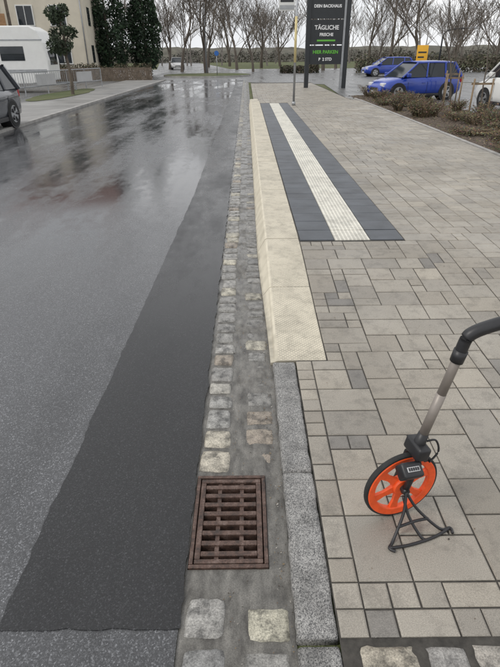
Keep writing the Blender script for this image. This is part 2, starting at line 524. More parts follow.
def strip(name, xa, xb, ylen, mat, parent):
    V, F = [], []
    y = 4.585
    while y+ylen < 20.05:
        z = zf(y)+R.uniform(-0.001, 0.001)
        a, b, c, d = xa+.0025, xb-.0025, y+.0025, y+ylen-.0025
        b0 = len(V); ch = 0.003
        V += [(a, c, z-.01), (b, c, z-.01), (b, d, z-.01), (a, d, z-.01), (a, c, z-.002), (b, c, z-.002), (b, d, z-.002), (a, d, z-.002), (a+ch, c+ch, z+.001), (b-ch, c+ch, z+.001), (b-ch, d-ch, z+.001), (a+ch, d-ch, z+.001)]
        for m in range(4):
            m2 = (m+1) % 4
            F.append((b0+m, b0+m2, b0+4+m2, b0+4+m)); F.append((b0+4+m, b0+4+m2, b0+8+m2, b0+8+m))
        F.append((b0+8, b0+9, b0+10, b0+11))
        y += ylen
    mesh_obj(name, V, F, mat, parent=parent)
tp = empty('tactile_paving')
strip('dark_strip', 0.495, 0.825, 0.3, M_dark, tp)
strip('ribbed_strip', 0.825, 1.165, 0.3, M_rib, tp)
strip('dark_strip_outer', 1.165, 1.487, 0.3, M_dark, tp)

V, F = [], []
yy = -3
while yy < 24:
    box_vf(V, F, 4.293, 4.373, yy+.004, yy+.996, -0.05, zf(yy)+0.015); yy += 1
mesh_obj('bed_edging', V, F, M_conc)
V, F = [], []
nx, ny = 14, 120
for j in range(ny+1):
    for i in range(nx+1):
        x = 4.373+2.5*i/nx; y = -3+27*j/ny
        V.append((x, y, 0.12+0.05*noise.noise((x*1.5, y*1.5, 0))+0.03*noise.noise((x*6, y*6, 2))))
for j in range(ny):
    for i in range(nx):
        a = j*(nx+1)+i; F.append((a, a+1, a+nx+2, a+nx+1))
mesh_obj('planting_bed', V, F, M_mulch, smooth=True)
sheet('parking_lot', [(6.9, -3), (45, -3), (45, 36), (5.0, 36), (4.3, 24.2), (6.9, 24.0)], 0.006, M_lot)
V, F = [], []
yy = -10
while yy < 43:
    box_vf(V, F, -6.39, -6.25, yy+.004, yy+.996, -0.05, 0.07); yy += 1
mesh_obj('kerb', V, F, M_conc)
sheet('sidewalk', [(-9.2, -10), (-6.39, -10), (-6.39, 43), (-9.2, 43)], 0.06, M_side)
sheet('yard', [(-45, -10), (-9.2, -10), (-9.2, 43), (-45, 43)], 0.012, M_lot)
V = []
for t in range(28):
    a = t/28*2*math.pi
    V.append((-9.0+0.9*math.cos(a)+0.15*noise.noise((a*3, 0, 0)), 27.5+4.5*math.sin(a), 0.075))
mesh_obj('grass_verge', V, [tuple(range(28))], M_grass)
V = [(-3.6+4.0*math.cos(t/24*2*math.pi), 52+4.0*math.sin(t/24*2*math.pi), 0.13) for t in range(24)]
V += [(v[0]*1.0, v[1], -0.01) for v in V]
F = [tuple(range(24))]+[(i, 24+i, 24+(i+1) % 24, (i+1) % 24) for i in range(24)]
mesh_obj('grass_island', V, F, [M_grass, M_conc], [0]+[1]*24)

# ------------------------------------------------------------------ vegetation
def grow(V, F, p, d, L, r, depth, rng, spread=0.6, n=4, rmin=0.008, up=0.12):
    segs = 3 if depth >= 3 else 2
    pts = [p.copy()]; rads = [r]
    q = p.copy(); dd = d.copy()
    for i in range(segs):
        dd = (dd + Vector((rng.uniform(-1, 1), rng.uniform(-1, 1), rng.uniform(-.3, .8)+up))*0.16).normalized()
        q = q + dd*(L/segs)
        pts.append(q.copy()); rads.append(max(rmin, r*(1-0.45*(i+1)/segs)))
    tube_vf(V, F, pts, rads, n if depth > 1 else 3)
    if depth == 0: return
    kids = rng.choice((3, 4)) if depth > 1 else 3
    for kx in range(kids):
        t = rng.uniform(0.35, 1.0) if kx else 1.0
        i = min(segs-1, int(t*segs)); f = t*segs-i
        bp = pts[i].lerp(pts[i+1], min(1, f))
        az = rng.uniform(0, 2*math.pi)
        side = Vector((math.cos(az), math.sin(az), rng.uniform(-0.1, 0.5)))
        nd = (dd*(1-spread*0.5)+side*spread*rng.uniform(0.6, 1.2)).normalized()
        if kx == 0: nd = (dd+side*0.25).normalized()
        grow(V, F, bp, nd, L*rng.uniform(0.62, 0.85), max(rmin, r*(0.42 if kx else 0.62)), depth-1, rng, spread, n, rmin, up)

def bare_tree_mesh(name, seed, h, r, depth=5, rmin=0.012):
    rng = random.Random(seed)
    V, F = [], []
    grow(V, F, Vector((0, 0, -0.1)), Vector((0, 0, 1)), h*0.26, r, depth, rng, 0.65, 5, rmin, 0.25)
    me = bpy.data.meshes.new(name); me.from_pydata(V, [], F); me.materials.append(M_twig); me.update()
    return me
TM = [bare_tree_mesh('bare_tree_mesh_%d' % i, 20+i, 11, 0.20, 5, 0.012) for i in range(6)]
def put_tree(x, y, k, s=1.0, rz=0.0, name='bare_tree'):
    o = bpy.data.objects.new(name, TM[k % 6]); link(o)
    o.location = (x, y, 0); o.scale = (s, s, s*1.1); o.rotation_euler = (0, 0, rz)
    return o
for i, (x, y, s) in enumerate(((-7.5, 66, 1.1), (-4.3, 61, 1.3), (-1.2, 74, 1.1), (2.2, 82, 1.3), (-10.5, 78, 1.1), (0.8, 64, .8),
        (9, 66, 1.2), (15.5, 62, 1.2), (22, 72, 1.4), (27, 62, 1.0), (12, 52, 0.5), (19, 53, 0.6), (25, 50, .6), (31, 56, .8), (35, 64, 1.1), (-17, 80, 1.3), (-20, 62, 1.2), (-6, 90, 1.3), (18, 84, 1.3), (12, 76, 1.1), (29, 80, 1.3), (5.5, 92, 1.2), (-2.8, 96, 1.3))):
    put_tree(x, y, i, s, i*1.3)
V, F = [], []
rng = random.Random(5)
for i in range(64):
    x = -70+150*i/64+rng.uniform(-3, 3); y = rng.uniform(95, 140)
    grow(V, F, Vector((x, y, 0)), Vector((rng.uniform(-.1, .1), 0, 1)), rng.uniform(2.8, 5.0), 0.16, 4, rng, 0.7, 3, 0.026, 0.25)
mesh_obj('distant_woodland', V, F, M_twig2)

def leaf_mass(name, inside, bbox, n, size, cols, seed, parent=None, M=None):
    rng = random.Random(seed)
    V, F, C = [], [], []
    made = 0; tries = 0
    while made < n and tries < n*30:
        tries += 1
        p = Vector((rng.uniform(bbox[0], bbox[1]), rng.uniform(bbox[2], bbox[3]), rng.uniform(bbox[4], bbox[5])))
        if not inside(p): continue
        s = size*rng.uniform(0.6, 1.4)
        a = Vector((rng.gauss(0, 1), rng.gauss(0, 1), rng.gauss(0, 1))).normalized()
        b = a.cross(Vector((rng.gauss(0, 1), rng.gauss(0, 1), rng.gauss(0, 1)))).normalized()
        k = len(V)
        V += [tuple(p-a*s), tuple(p+b*s*0.45), tuple(p+a*s), tuple(p-b*s*0.45)]
        F.append((k, k+1, k+2, k+3))
        c = rng.choice(cols); q = rng.uniform(0.7, 1.2)*(0.75+0.5*noise.noise(p*1.2)+0.25)
        C.append(tuple(x*q for x in c)); made += 1
    return mesh_obj(name, V, F, M_leaf, cols=C, parent=parent)

GREEN = [(0.022, 0.045, 0.02), (0.03, 0.06, 0.025), (0.016, 0.032, 0.016)]
def cypress(x, y, h, w, seed):
    e = empty('cypress_tree', (x, y, 0))
    tube('trunk', [(0, 0, -0.1), (0, 0, h*0.9)], [0.16, 0.03], M_bark, e, 8)
    def ins(p):
        t = p.z/h
        if t < 0.05 or t > 1: return False
        rr = w*(min(1, (t+0.02)*5)**0.5)*(1-max(0, t-0.35)/0.65)**0.6
        rr *= 0.85+0.45*noise.noise(Vector((math.atan2(p.y, p.x)*1.5, p.z*0.9, seed)))
        d = math.hypot(p.x, p.y)
        return rr*0.45 < d < rr
    leaf_mass('crown', ins, (-w*1.3, w*1.3, -w*1.3, w*1.3, 0.2, h), 6000, 0.16, GREEN, seed, e)
cypress(-12.6, 53, 11.5, 2.3, 1); cypress(-9.6, 55, 11.5, 1.7, 2); cypress(-14.3, 55, 10, 1.5, 3)
cypress(-20.5, 40.5, 9, 2.0, 4); cypress(-25.5, 44, 9.5, 2.2, 5)

def small_pine(x, y):
    e = empty('small_pine_tree', (x, y, 0.05))
    V, F = [], []
    tube_vf(V, F, smooth_pts([(0, 0, -.1), (0.05, 0, 0.9), (-0.03, 0.02, 1.8), (0.05, 0, 2.9)], 4), [0.09-0.004*i for i in range(13)], 8)
    rng = random.Random(3)
    cl = []
    for i in range(16):
        a = rng.uniform(0, 6.28); z = rng.uniform(1.9, 3.5); r = rng.uniform(0.2, 0.8)*(1.15-(z-1.9)/2.6)
        c = Vector((math.cos(a)*r, math.sin(a)*r, z)); cl.append((c, rng.uniform(0.2, 0.36)))
        tube_vf(V, F, [(0, 0, z-0.45), tuple(c*0.5+Vector((0, 0, (z-0.2)*0.5))), tuple(c)], [0.03, 0.02, 0.01], 5)
    mesh_obj('trunk', V, F, M_bark, parent=e)
    leaf_mass('crown', lambda p: any((p-c).length < r for c, r in cl), (-1.2, 1.2, -1.2, 1.2, 1.5, 3.9), 1800, 0.085, [(0.04, 0.06, 0.03), (0.055, 0.075, 0.04), (0.025, 0.04, 0.02)], 9, e)
small_pine(-8.45, 27.0)

def hedge(name, xa, xb, ya, yb, h, seed, cols, n=4500, size=0.08):
    leaf_mass(name, lambda p: p.z < h*(0.85+0.35*noise.noise(Vector((p.x*0.5, p.y*0.8, seed)))+.15*noise.noise(Vector((p.x*2, p.y*2, seed)))), (xa, xb, ya, yb, 0, h*1.2), n, size, cols, seed)
hedge('hedge', -16, -7.5, 44.5, 45.6, 1.3, 11, [(0.05, 0.055, 0.025), (0.09, 0.07, 0.04)])
hedge('hedge', 11, 45, 56, 58, 1.7, 13, [(0.08, 0.085, 0.045), (0.13, 0.105, 0.075), (0.07, 0.065, 0.045)], 12000, 0.13)
hedge('hedge', 3.5, 7.5, 58, 59, 0.8, 14, [(0.06, 0.065, 0.035), (0.11, 0.085, 0.06)], 2500, 0.10)
V, F = [], []
nx = 120
for j in range(5):
    for i in range(nx+1):
        x = -130+290*i/nx
        hgt = (0, 1.6, 2.6, 3.2, 3.4)[j]*(1+0.35*noise.noise((x*0.07, j, 0))+.12*noise.noise((x*.6, j, 3)))
        V.append((x, 150+j*3, hgt-.05))
for j in range(4):
    for i in range(nx):
        a = j*(nx+1)+i; F.append((a, a+1, a+nx+2, a+nx+1))
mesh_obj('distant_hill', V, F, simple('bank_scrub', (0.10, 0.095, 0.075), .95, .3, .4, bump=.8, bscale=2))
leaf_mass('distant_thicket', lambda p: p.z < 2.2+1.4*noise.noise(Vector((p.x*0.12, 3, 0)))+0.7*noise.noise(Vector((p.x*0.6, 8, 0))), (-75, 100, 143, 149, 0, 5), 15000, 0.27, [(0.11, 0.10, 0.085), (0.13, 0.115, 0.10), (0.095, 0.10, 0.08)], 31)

def shrub(x, y, h, w, seed, n=150):
    rng = random.Random(seed)
    V, F, C = [], [], []
    for i in range(n):
        a = rng.uniform(0, 6.28); r = w*0.35*math.sqrt(rng.random())
        p = Vector((math.cos(a)*r, math.sin(a)*r, 0)); out = Vector((math.cos(a), math.sin(a), 0))*w*rng.uniform(0.2, 0.75)
        hh = h*rng.uniform(0.4, 1)
        pts = [p, p+out*0.35+Vector((0, 0, hh*0.6)), p+out+Vector((rng.uniform(-.08, .08), rng.uniform(-.08, .08), hh))]
        f0 = len(F); tube_vf(V, F, pts, [0.006, 0.005, 0.003], 3)
        c = rng.choice([(0.15, 0.105, 0.065), (0.22, 0.165, 0.10), (0.09, 0.068, 0.048), (0.10, 0.10, 0.05)])
        C += [c]*(len(F)-f0)
        for q in range(5):
            t = rng.uniform(0.3, 1); m = pts[1].lerp(pts[2], t)
            s = rng.uniform(0.012, 0.03); av = Vector((rng.gauss(0, 1), rng.gauss(0, 1), rng.gauss(0, 1))).normalized(); bv = av.orthogonal().normalized()
            m = m+av*0.04
            kx = len(V); V += [tuple(m-av*s), tuple(m+bv*s*.5), tuple(m+av*s), tuple(m-bv*s*.5)]; F.append((kx, kx+1, kx+2, kx+3)); C.append(tuple(z*rng.uniform(.6, 1.3) for z in c))
    o = mesh_obj('dry_shrub', V, F, M_leaf, cols=C); o.location = (x, y, 0.1)
rng = random.Random(77)
for i in range(34):
    shrub(rng.uniform(4.8, 6.6), 7.5+i*0.48+rng.uniform(-.3, .3), rng.uniform(0.15, 0.5), rng.uniform(0.3, 0.65), 100+i)
V, F, C = [], [], []
for i in range(6000):
    x, y = rng.uniform(4.4, 6.8), rng.uniform(7, 23.5); s = rng.uniform(.012, .035); a = rng.uniform(0, 6.28)
    z = 0.13+0.05*noise.noise((x*1.5, y*1.5, 0))+0.03*noise.noise((x*6, y*6, 2))
    kx = len(V); ca, sa = math.cos(a)*s, math.sin(a)*s
    V += [(x-ca, y-sa, z), (x+sa*.5, y-ca*.5, z+.01), (x+ca, y+sa, z+.012), (x-sa*.5, y+ca*.5, z+.003)]; F.append((kx, kx+1, kx+2, kx+3))
    C.append(rng.choice([(.15, .10, .06), (.24, .18, .11), (.07, .05, .035), (.10, .11, .04)]))
mesh_obj('bed_leaf_litter', V, F, M_leaf, cols=C)

def young_tree(x, y, seed):
    e = empty('young_tree', (x, y, 0.1)); rng = random.Random(seed)
    V, F = [], []
    grow(V, F, Vector((0, 0, 0)), Vector((0, 0, 1)), 1.3, 0.028, 4, rng, 0.6, 5, 0.005)
    mesh_obj('branches', V, F, M_twig, parent=e)
    tube('stake_1', [(0.25, 0, -.1), (0.25, 0, 1.0)], 0.025, M_wood, e, 8)
    tube('stake_2', [(-0.25, 0, -.1), (-0.25, 0, 1.0)], 0.025, M_wood, e, 8)
    box('crossbar', -0.3, 0.3, 0.026, 0.05, .85, .9, M_wood, e)
young_tree(6.9, 18.5, 1); young_tree(6.3, 14.8, 2); young_tree(8.1, 22, 3)

# ------------------------------------------------------------------ cars
def car(name, L, W, H, paint, loc, rz, van=False):
    e = empty(name, loc, rz)
    hw = W/2; belt = H*0.62 if not van else H*0.58; zl = 0.2
    if van:
        st = [(-L/2, .82, H*.50), (-L/2+.06, .93, H*.56), (-L/2+.3, 1, belt), (0, 1, belt), (L*.22, 1, belt), (L*.34, .98, belt-.08), (L*.44, .93, belt-.2), (L*.485, .86, belt-.36), (L/2, .75, belt-.5)]
        xa, xb, xc, xd = L*.34, L*.16, -L*.455, -L*.495
    else:
        st = [(-L/2, .80, H*.48), (-L/2+.05, .90, H*.56), (-L/2+.25, .97, belt), (-L*.2, 1, belt), (0, 1, belt-.01), (L*.2, 1, belt-.03), (L*.32, .98, belt-.09), (L*.42, .94, belt-.17), (L*.475, .86, belt-.28), (L/2, .74, belt-.40)]
        xa, xb, xc, xd = L*.27, L*.07, -L*.38, -L*.475
    V, F = [], []
    for (x, f, zt) in st:
        w = hw*f; lo = zl if abs(x) < L*0.47 else zl+.08
        half = [(w*.86, lo), (w*.97, lo+.08), (w, lo+.22), (w, zt-.22 if zt-.22 > lo+.24 else lo+.25), (w*.965, zt-.06), (w*.86, zt), (w*.45, zt+.025), (0, zt+.03)]
        ring = half+[(-a, b) for a, b in half[-2::-1]]
        V += [(x, a, b) for a, b in ring]
    n = 15
    for i in range(len(st)-1):
        for j in range(n-1):
            F.append((i*n+j, (i+1)*n+j, (i+1)*n+j+1, i*n+j+1))
        F.append((i*n+n-1, (i+1)*n+n-1, (i+1)*n, i*n))
    F.append(tuple(range(n))); F.append(tuple((len(st)-1)*n+j for j in range(n))[::-1])
    b = mesh_obj('body', V, F, paint, parent=e, smooth=True)
    md = b.modifiers.new('es', 'EDGE_SPLIT'); md.split_angle = math.radians(50)
    wb, wt = hw*.93, hw*.76
    zb, zt = belt-.03, H-.05
    V = [(xa, wb, zb), (xa, -wb, zb), (xd, -wb, zb), (xd, wb, zb), (xb, wt, zt), (xb, -wt, zt), (xc, -wt, zt), (xc, wt, zt)]
    F = [(0, 1, 5, 4), (1, 2, 6, 5), (2, 3, 7, 6), (3, 0, 4, 7), (4, 5, 6, 7)]
    mesh_obj('windows', V, F, M_glass, parent=e)
    V = []
    rows = 6
    for i in range(rows+1):
        t = i/rows; x = xb+.05+(xc-xb-.1)*t; crown = 0.06*math.sin(math.pi*(0.15+0.75*t))
        for y_, zo in ((-wt-.02, -.035), (-wt*.85, 0.012), (0, .03), (wt*.85, .012), (wt+.02, -.035)):
            V.append((x, y_, zt+zo+crown*0.6))
    F = [(i*5+j, i*5+j+1, i*5+j+6, i*5+j+5) for i in range(rows) for j in range(4)]
    r = mesh_obj('roof', V, F, paint, parent=e, smooth=True)
    r.modifiers.new('s', 'SOLIDIFY').thickness = 0.03
    for s in (1, -1):
        for nm, (p0, p1), rr in (('pillar_a', ((xa, zb), (xb, zt)), .035), ('pillar_d', ((xd, zb), (xc, zt)), .07),
                                 ('pillar_b', ((L*-.03, zb), (L*-.05, zt)), .035), ('pillar_c', ((-L*.27, zb), (-L*.27, zt)), .045)):
            V, F = [], []
            tube_vf(V, F, [(p0[0], s*wb, p0[1]), (p1[0], s*wt, p1[1])], [rr, rr], 6)
            mesh_obj(nm, V, F, paint, parent=e)
        box('headlamp', L*.425, L*.485, s*hw*.62-.14, s*hw*.62+.14, belt-.36, belt-.22, M_lamp, e, 0.03)
        box('tail_lamp', -L/2-.01, -L/2+.12, s*hw*.80-.08, s*hw*.80+.08, H*.45, H*.6, M_red, e, 0.02)
        box('mirror', L*.2, L*.24, s*(hw+.1)-.07, s*(hw+.1)+.07, belt-.02, belt+.12, paint, e, 0.02)
        box('sill', -L*.25, L*.25, s*hw*.97-.02, s*hw*.97+.02, .17, .27, M_black, e, 0.005)
        for dx_ in (L*.2, -L*.04, -L*.26):
            box('door_gap', dx_-.006, dx_+.006, s*hw-.004, s*hw+.003, .32, belt-.2, M_black, e)
        box('door_handle', -L*.01, L*.03, s*hw-.005, s*hw+.02, belt-.24, belt-.21, paint, e)
        for wx in (L*.31, -L*.30):
            def disc(nm, r, y0, y1, mat, seg=28):
                V, F = [], []
                tube_vf(V, F, [(wx, s*y0, .31), (wx, s*y1, .31)], [r, r], seg, True)
                return mesh_obj(nm, V, F, mat, parent=e)
            disc('arch', .36, hw-.3, hw+.004, M_black)
            disc('tyre', .31, hw-.2, hw+.012, M_rubber)
            disc('rim', .21, hw-.1, hw+.018, M_rim)
            for q in range(5):
                a = q*2*math.pi/5
                V, F = [], []
                tube_vf(V, F, [(wx+.07*math.cos(a+.6), s*(hw+.02), .31+.07*math.sin(a+.6)), (wx+.18*math.cos(a+.6), s*(hw+.02), .31+.18*math.sin(a+.6))], [.02, .045], 6, True)
                mesh_obj('rim_gap', V, F, M_black, parent=e)
    box('grille', L*.46, L*.5+.006, -hw*.4, hw*.4, .38, .5, M_black, e, 0.02)
    box('number_plate', L*.5-.02, L*.5+.015, -.26, .26, .28, .38, M_white, e)
    box('number_plate_rear', -L*.5-.012, -L*.5+.02, -.26, .26, .55, .66, M_white, e)
    return e
M_blue = simple('blue_paint', (0.012, 0.045, 0.32), 0.25, 0.08, 2, coat=0.6)
M_grey = simple('grey_paint', (0.06, 0.065, 0.075), 0.25, 0.08, 2, coat=0.6)
M_silver = simple('silver_paint', (0.5, 0.5, 0.5), 0.3, 0.08, 2, metal=0.3, coat=0.5)
car('blue_car', 3.6, 1.58, 1.42, M_blue, (6.95, 23.2, 0.006), math.radians(180+15))
car('grey_car', 4.3, 1.78, 1.48, M_grey, (-7.1, 13.3, 0.06), math.radians(-90))
car('white_car', 4.4, 1.8, 1.75, M_white, (9.2, 17.6, 0.006), math.radians(100), True)
car('silver_car', 4.3, 1.75, 1.45, M_silver, (-9.5, 78, 0), math.radians(-80))
car('blue_car', 4.2, 1.7, 1.45, M_blue, (12.0, 48.0, 0), math.radians(185))
car('white_van', 4.8, 1.9, 1.95, M_white, (-17.2, 43.5, 0.012), math.radians(20), True)
car('dark_car', 4.4, 1.75, 1.45, M_grey, (20.5, 40.0, 0), math.radians(175))

# caravan -------------------------------------------------------------------
e = empty('caravan', (-10.3, 29.6, 0.012), math.radians(4))
prof = [(0, .55), (0.05, 1.5), (-0.08, 2.3), (-0.3, 2.85), (-0.65, 3.05), (-6.2, 3.05), (-6.4, 2.7), (-6.4, .5), (-5, .42), (-1, .42)]
V = [(x, 0, z) for x, z in prof]+[(x, 2.2, z) for x, z in prof]
n = len(prof)
F = [tuple(range(n)), tuple(range(n, 2*n))[::-1]]+[(i, n+i, n+(i+1) % n, (i+1) % n) for i in range(n)]
o = mesh_obj('shell', V, F, M_white, parent=e)
md = o.modifiers.new('b', 'BEVEL'); md.width = .06; md.segments = 3
box('side_window', -2.3, -1.1, -.02, .02, 1.5, 2.15, M_glass, e, .03)
box('side_window_2', -5.6, -4.6, -.02, .02, 1.5, 2.15, M_glass, e, .03)
box('door', -3.7, -3.05, -.02, .02, .6, 2.35, M_silver, e, .02)
box('stripe', -6.3, -0.1, -.012, .01, .95, 1.1, M_steel, e)
box('stripe_2', -6.3, -0.1, -.012, .01, 2.4, 2.46, M_steel, e)
box('end_window', 0.0, 0.06, .4, 1.8, 1.3, 1.95, M_glass, e, .02)
for wx in (-3.9, -2.9):
    V, F = [], []; tube_vf(V, F, [(wx, -.02, .32), (wx, .25, .32)], [.32, .32], 24, True); mesh_obj('wheel', V, F, M_rubber, parent=e)
    V, F = [], []; tube_vf(V, F, [(wx, -.03, .32), (wx, .2, .32)], [.18, .18], 20, True); mesh_obj('rim', V, F, M_rim, parent=e)
box('drawbar', 0, 1.1, 1.05, 1.15, .4, .48, M_steel, e)
box('jack_wheel', .95, 1.02, 1.06, 1.14, 0, .4, M_steel, e)

# railing -------------------------------------------------------------------
e = empty('metal_railing')
V, F = [], []
A = Vector((-11.6, 23.2, 0.05)); B = Vector((-8.9, 34.5, 0.05)); n = 60
for z in (0.35, 1.0):
    tube_vf(V, F, [tuple(A+Vector((0, 0, z))), tuple(B+Vector((0, 0, z)))], [.025, .025], 6)
for i in range(n+1):
    p = A.lerp(B, i/n); big = i % 10 == 0
    tube_vf(V, F, [(p.x, p.y, 0 if big else .35), (p.x, p.y, 1.02 if big else 1.0)], [.03 if big else .011]*2, 5)
mesh_obj('bars', V, F, M_steel, parent=e)
for i in range(0, 60, 20):
    p = A.lerp(B, (i+5)/n); q = A.lerp(B, (i+14)/n)
    V = [(p.x+.04, p.y, .42), (q.x+.04, q.y, .42), (q.x+.04, q.y, .93), (p.x+.04, p.y, .93)]
    mesh_obj('panel', V, [(0, 1, 2, 3)], M_silver, parent=e)
V, F = [], []
for i in range(70):
    x = -16+8.8*i/70
    box_vf(V, F, x, x+.1, 43.2, 43.23, 0, 0.9+.04*R.random())
mesh_obj('wooden_fence', V, F, simple('weathered_wood', (0.13, 0.10, 0.075), .85, .3, 4))

# house ---------------------------------------------------------------------
M_wall = simple('render_cream', (0.60, 0.55, 0.45), 0.85, 0.08, 1.2)
M_roof = simple('roof_tiles', (0.16, 0.07, 0.05), 0.8, 0.3, 10, bump=0.4, bscale=30)
e = empty('apartment_house', (-12.9, 47.5, 0), math.radians(6))
box('walls', -16, 0, 0, 10, 0, 8.6, M_wall, e)
box('plinth', -16.03, 0.03, -.03, 10.03, 0, .5, M_conc, e)
for fl in range(3):
    for kx in range(6):
        x = -2.1-kx*2.5; z = 1.2+fl*2.7
        box('window_frame', x-.65, x+.65, -.04, .03, z-.06, z+1.36, M_white, e)
        box('window', x-.57, x-.03, -.05, .0, z, z+1.28, M_glass, e)
        box('window', x+.03, x+.57, -.05, .0, z, z+1.28, M_glass, e)
        box('sill', x-.7, x+.7, -.12, .0, z-.12, z-.065, M_conc, e)
    for kx in range(3):
        y_ = 1.8+kx*3; z = 1.2+fl*2.7
        box('window_side', 0, .04, y_-.55, y_+.55, z, z+1.3, M_glass, e)
V = [(-16.5, -.5, 8.5), (.5, -.5, 8.5), (.5, 10.5, 8.5), (-16.5, 10.5, 8.5), (-16.5, 5, 12), (.5, 5, 12)]
mesh_obj('roof', V, [(0, 1, 5, 4), (2, 3, 4, 5), (1, 2, 5), (3, 0, 4), (0, 3, 2, 1)], M_roof, parent=e)
tube('downpipe', [(-.25, -.08, 0), (-.25, -.08, 8.5)], .05, M_steel, e)
box('balcony_slab', -9.2, -5.8, -1.3, -.055, 3.5, 3.66, M_conc, e)
box('balcony_front', -9.2, -5.8, -1.3, -1.25, 3.665, 4.6, simple('balcony_panel', (.35, .2, .1), .7), e)

# advertising pylon ---------------------------------------------------------
e = empty('advertising_sign', (3.25, 31.5, 0.0), math.radians(2))
box('post', 0, .22, -.12, .12, 0, 6, M_sign, e)
box('post_2', 2.12, 2.34, -.12, .12, 0, 6, M_sign, e)
box('post_trim', 2.0, 2.11, -.10, .10, 0, 6, M_steel, e)
def text(s, x, z, size, mat):
    c = bpy.data.curves.new('lettering', 'FONT'); c.body = s; c.size = size; c.align_x = 'CENTER'; c.extrude = 0.004; c.offset = 0.006
    c.materials.append(mat)
    o = bpy.data.objects.new('lettering', c); link(o, e); o.location = (x, -.085, z); o.rotation_euler = (math.pi/2, 0, 0)
box('panel_1', .23, 1.99, -.07, .07, 3.35, 4.45, M_sign, e)
box('panel_0', .23, 1.99, -.07, .07, 4.5, 5.8, M_sign, e)
box('panel_2', .23, 1.99, -.07, .07, 2.15, 3.30, M_sign, e)
box('panel_3', .23, 1.99, -.07, .07, 1.2, 2.10, M_sign, e)
text('DEIN BACKHAUS', 1.1, 3.85, .19, M_text)
text('TÄGLICHE', 1.1, 2.85, .28, M_text); text('FRISCHE', 1.1, 2.55, .2, M_text)
box('logo_bar', .6, 1.6, -.085, -.075, 2.3, 2.38, M_green, e)
text('HIER PARKEN', 1.1, 1.72, .23, M_green); text('P  2 STD', 1.1, 1.38, .2, M_text)

e = empty('bus_stop_sign', (1.62, 18.9, 0.16))
tube('pole', [(0, 0, -.05), (0, 0, 4.2)], .038, M_steel, e, 12)
tube('base_collar', [(0, 0, 0), (0, 0, .12)], .06, M_steel, e, 12)
box('flag_plate', -.56, -.06, -.015, .015, 2.75, 3.7, M_white, e, .01)
box('flag_band', -.54, -.08, -.019, -.016, 2.78, 2.9, M_steel, e)
V, F = [], []; tube_vf(V, F, [(-.31, -.017, 3.35), (-.31, -.022, 3.35)], [.18, .18], 28, True); mesh_obj('stop_symbol', V, F, M_yellow, parent=e)
box('route_plate', -.52, -.1, -.02, -.016, 2.98, 3.08, M_sign, e)
box('bracket', -.06, 0, -.02, .02, 3.5, 3.54, M_steel, e); box('bracket_2', -.06, 0, -.02, .02, 2.85, 2.89, M_steel, e)
tube('yellow_sleeve', [(0, 0, 1.3), (0, 0, 2.6)], .041, simple('sleeve_paint', (.6, .5, .25), .5), e, 12)

e = empty('direction_sign', (12.3, 41, 0))
tube('post', [(0, 0, 0), (0, 0, 2.3)], .04, M_steel, e); tube('post_2', [(.6, 0, 0), (.6, 0, 2.3)], .04, M_steel, e)
box('plate', -.1, .7, -.07, -.045, 1.05, 2.2, M_yellow, e, .01)
box('plate_text', 0, .6, -.075, -.071, 1.7, 1.8, M_sign, e); box('plate_text_2', 0, .45, -.075, -.071, 1.4, 1.5, M_sign, e)
e = empty('street_lamp', (15.6, 46, 0))
tube('pole', [(0, 0, 0), (0, 0, 2.8)]+smooth_pts([(0, 0, 2.85), (.25, 0, 3.2), (.9, 0, 3.35), (2.0, 0, 3.4)], 5), .06, M_sign, e)
box('lamp_head', 1.9, 2.6, -.12, .12, 3.34, 3.46, M_steel, e, .03)
e = empty('street_lamp', (-4.2, 60, 0))
tube('pole', [(0, 0, 0), (0, 0, 8)], [.08, .05], M_steel, e); box('lamp_head', -.2, .8, -.12, .12, 7.95, 8.1, M_steel, e, .03)
e = empty('utility_pole', (-16.8, 42, 0))
tube('pole', [(0, 0, 0), (0, 0, 9)], [.12, .09], M_bark, e); box('crossarm', -.8, .8, -.05, .05, 8.3, 8.4, M_bark, e)
e = empty('traffic_sign', (-2.6, 50.5, 0.13))
tube('post', [(0, 0, 0), (0, 0, 1.9)], .03, M_steel, e)
V, F = [], []; tube_vf(V, F, [(0, -.04, 1.7), (0, -.06, 1.7)], [.2, .2], 28, True); mesh_obj('disc', V, F, simple('sign_blue', (0.02, 0.12, 0.4), .4), parent=e)

# ------------------------------------------------------------------ measuring wheel
mw = empty('measuring_wheel', (0.602, 1.455, 0.0), math.radians(16))
HZ = 0.032+0.16
def lathe(name, prof, mat, seg=72, closed=True):
    V, F = [], []
    n = len(prof)
    for s_ in range(seg):
        a = 2*math.pi*s_/seg
        for r, y in prof: V.append((r*math.cos(a), y, HZ+r*math.sin(a)))
    for s_ in range(seg):
        s2 = (s_+1) % seg
        for i in range(n if closed else n-1):
            j = (i+1) % n; F.append((s_*n+i, s_*n+j, s2*n+j, s2*n+i))
    return mesh_obj(name, V, F, mat, parent=mw, smooth=False)
lathe('tyre', [(.160, -.006), (.160, .006), (.157, .011), (.150, .012), (.150, -.012), (.157, -.011)], M_rubber)
lathe('rim', [(.1495, -.013), (.1495, .013), (.146, .015), (.122, .012), (.118, .008), (.118, -.008), (.122, -.012), (.146, -.015)], M_orange)
lathe('hub', [(.001, -.02), (.036, -.02), (.04, -.014), (.04, .014), (.036, .02), (.001, .02)], M_orange, closed=False)
lathe('axle_cap', [(.001, -.046), (.014, -.046), (.016, -.04), (.016, .04), (.001, .04)], M_black, 24, False)
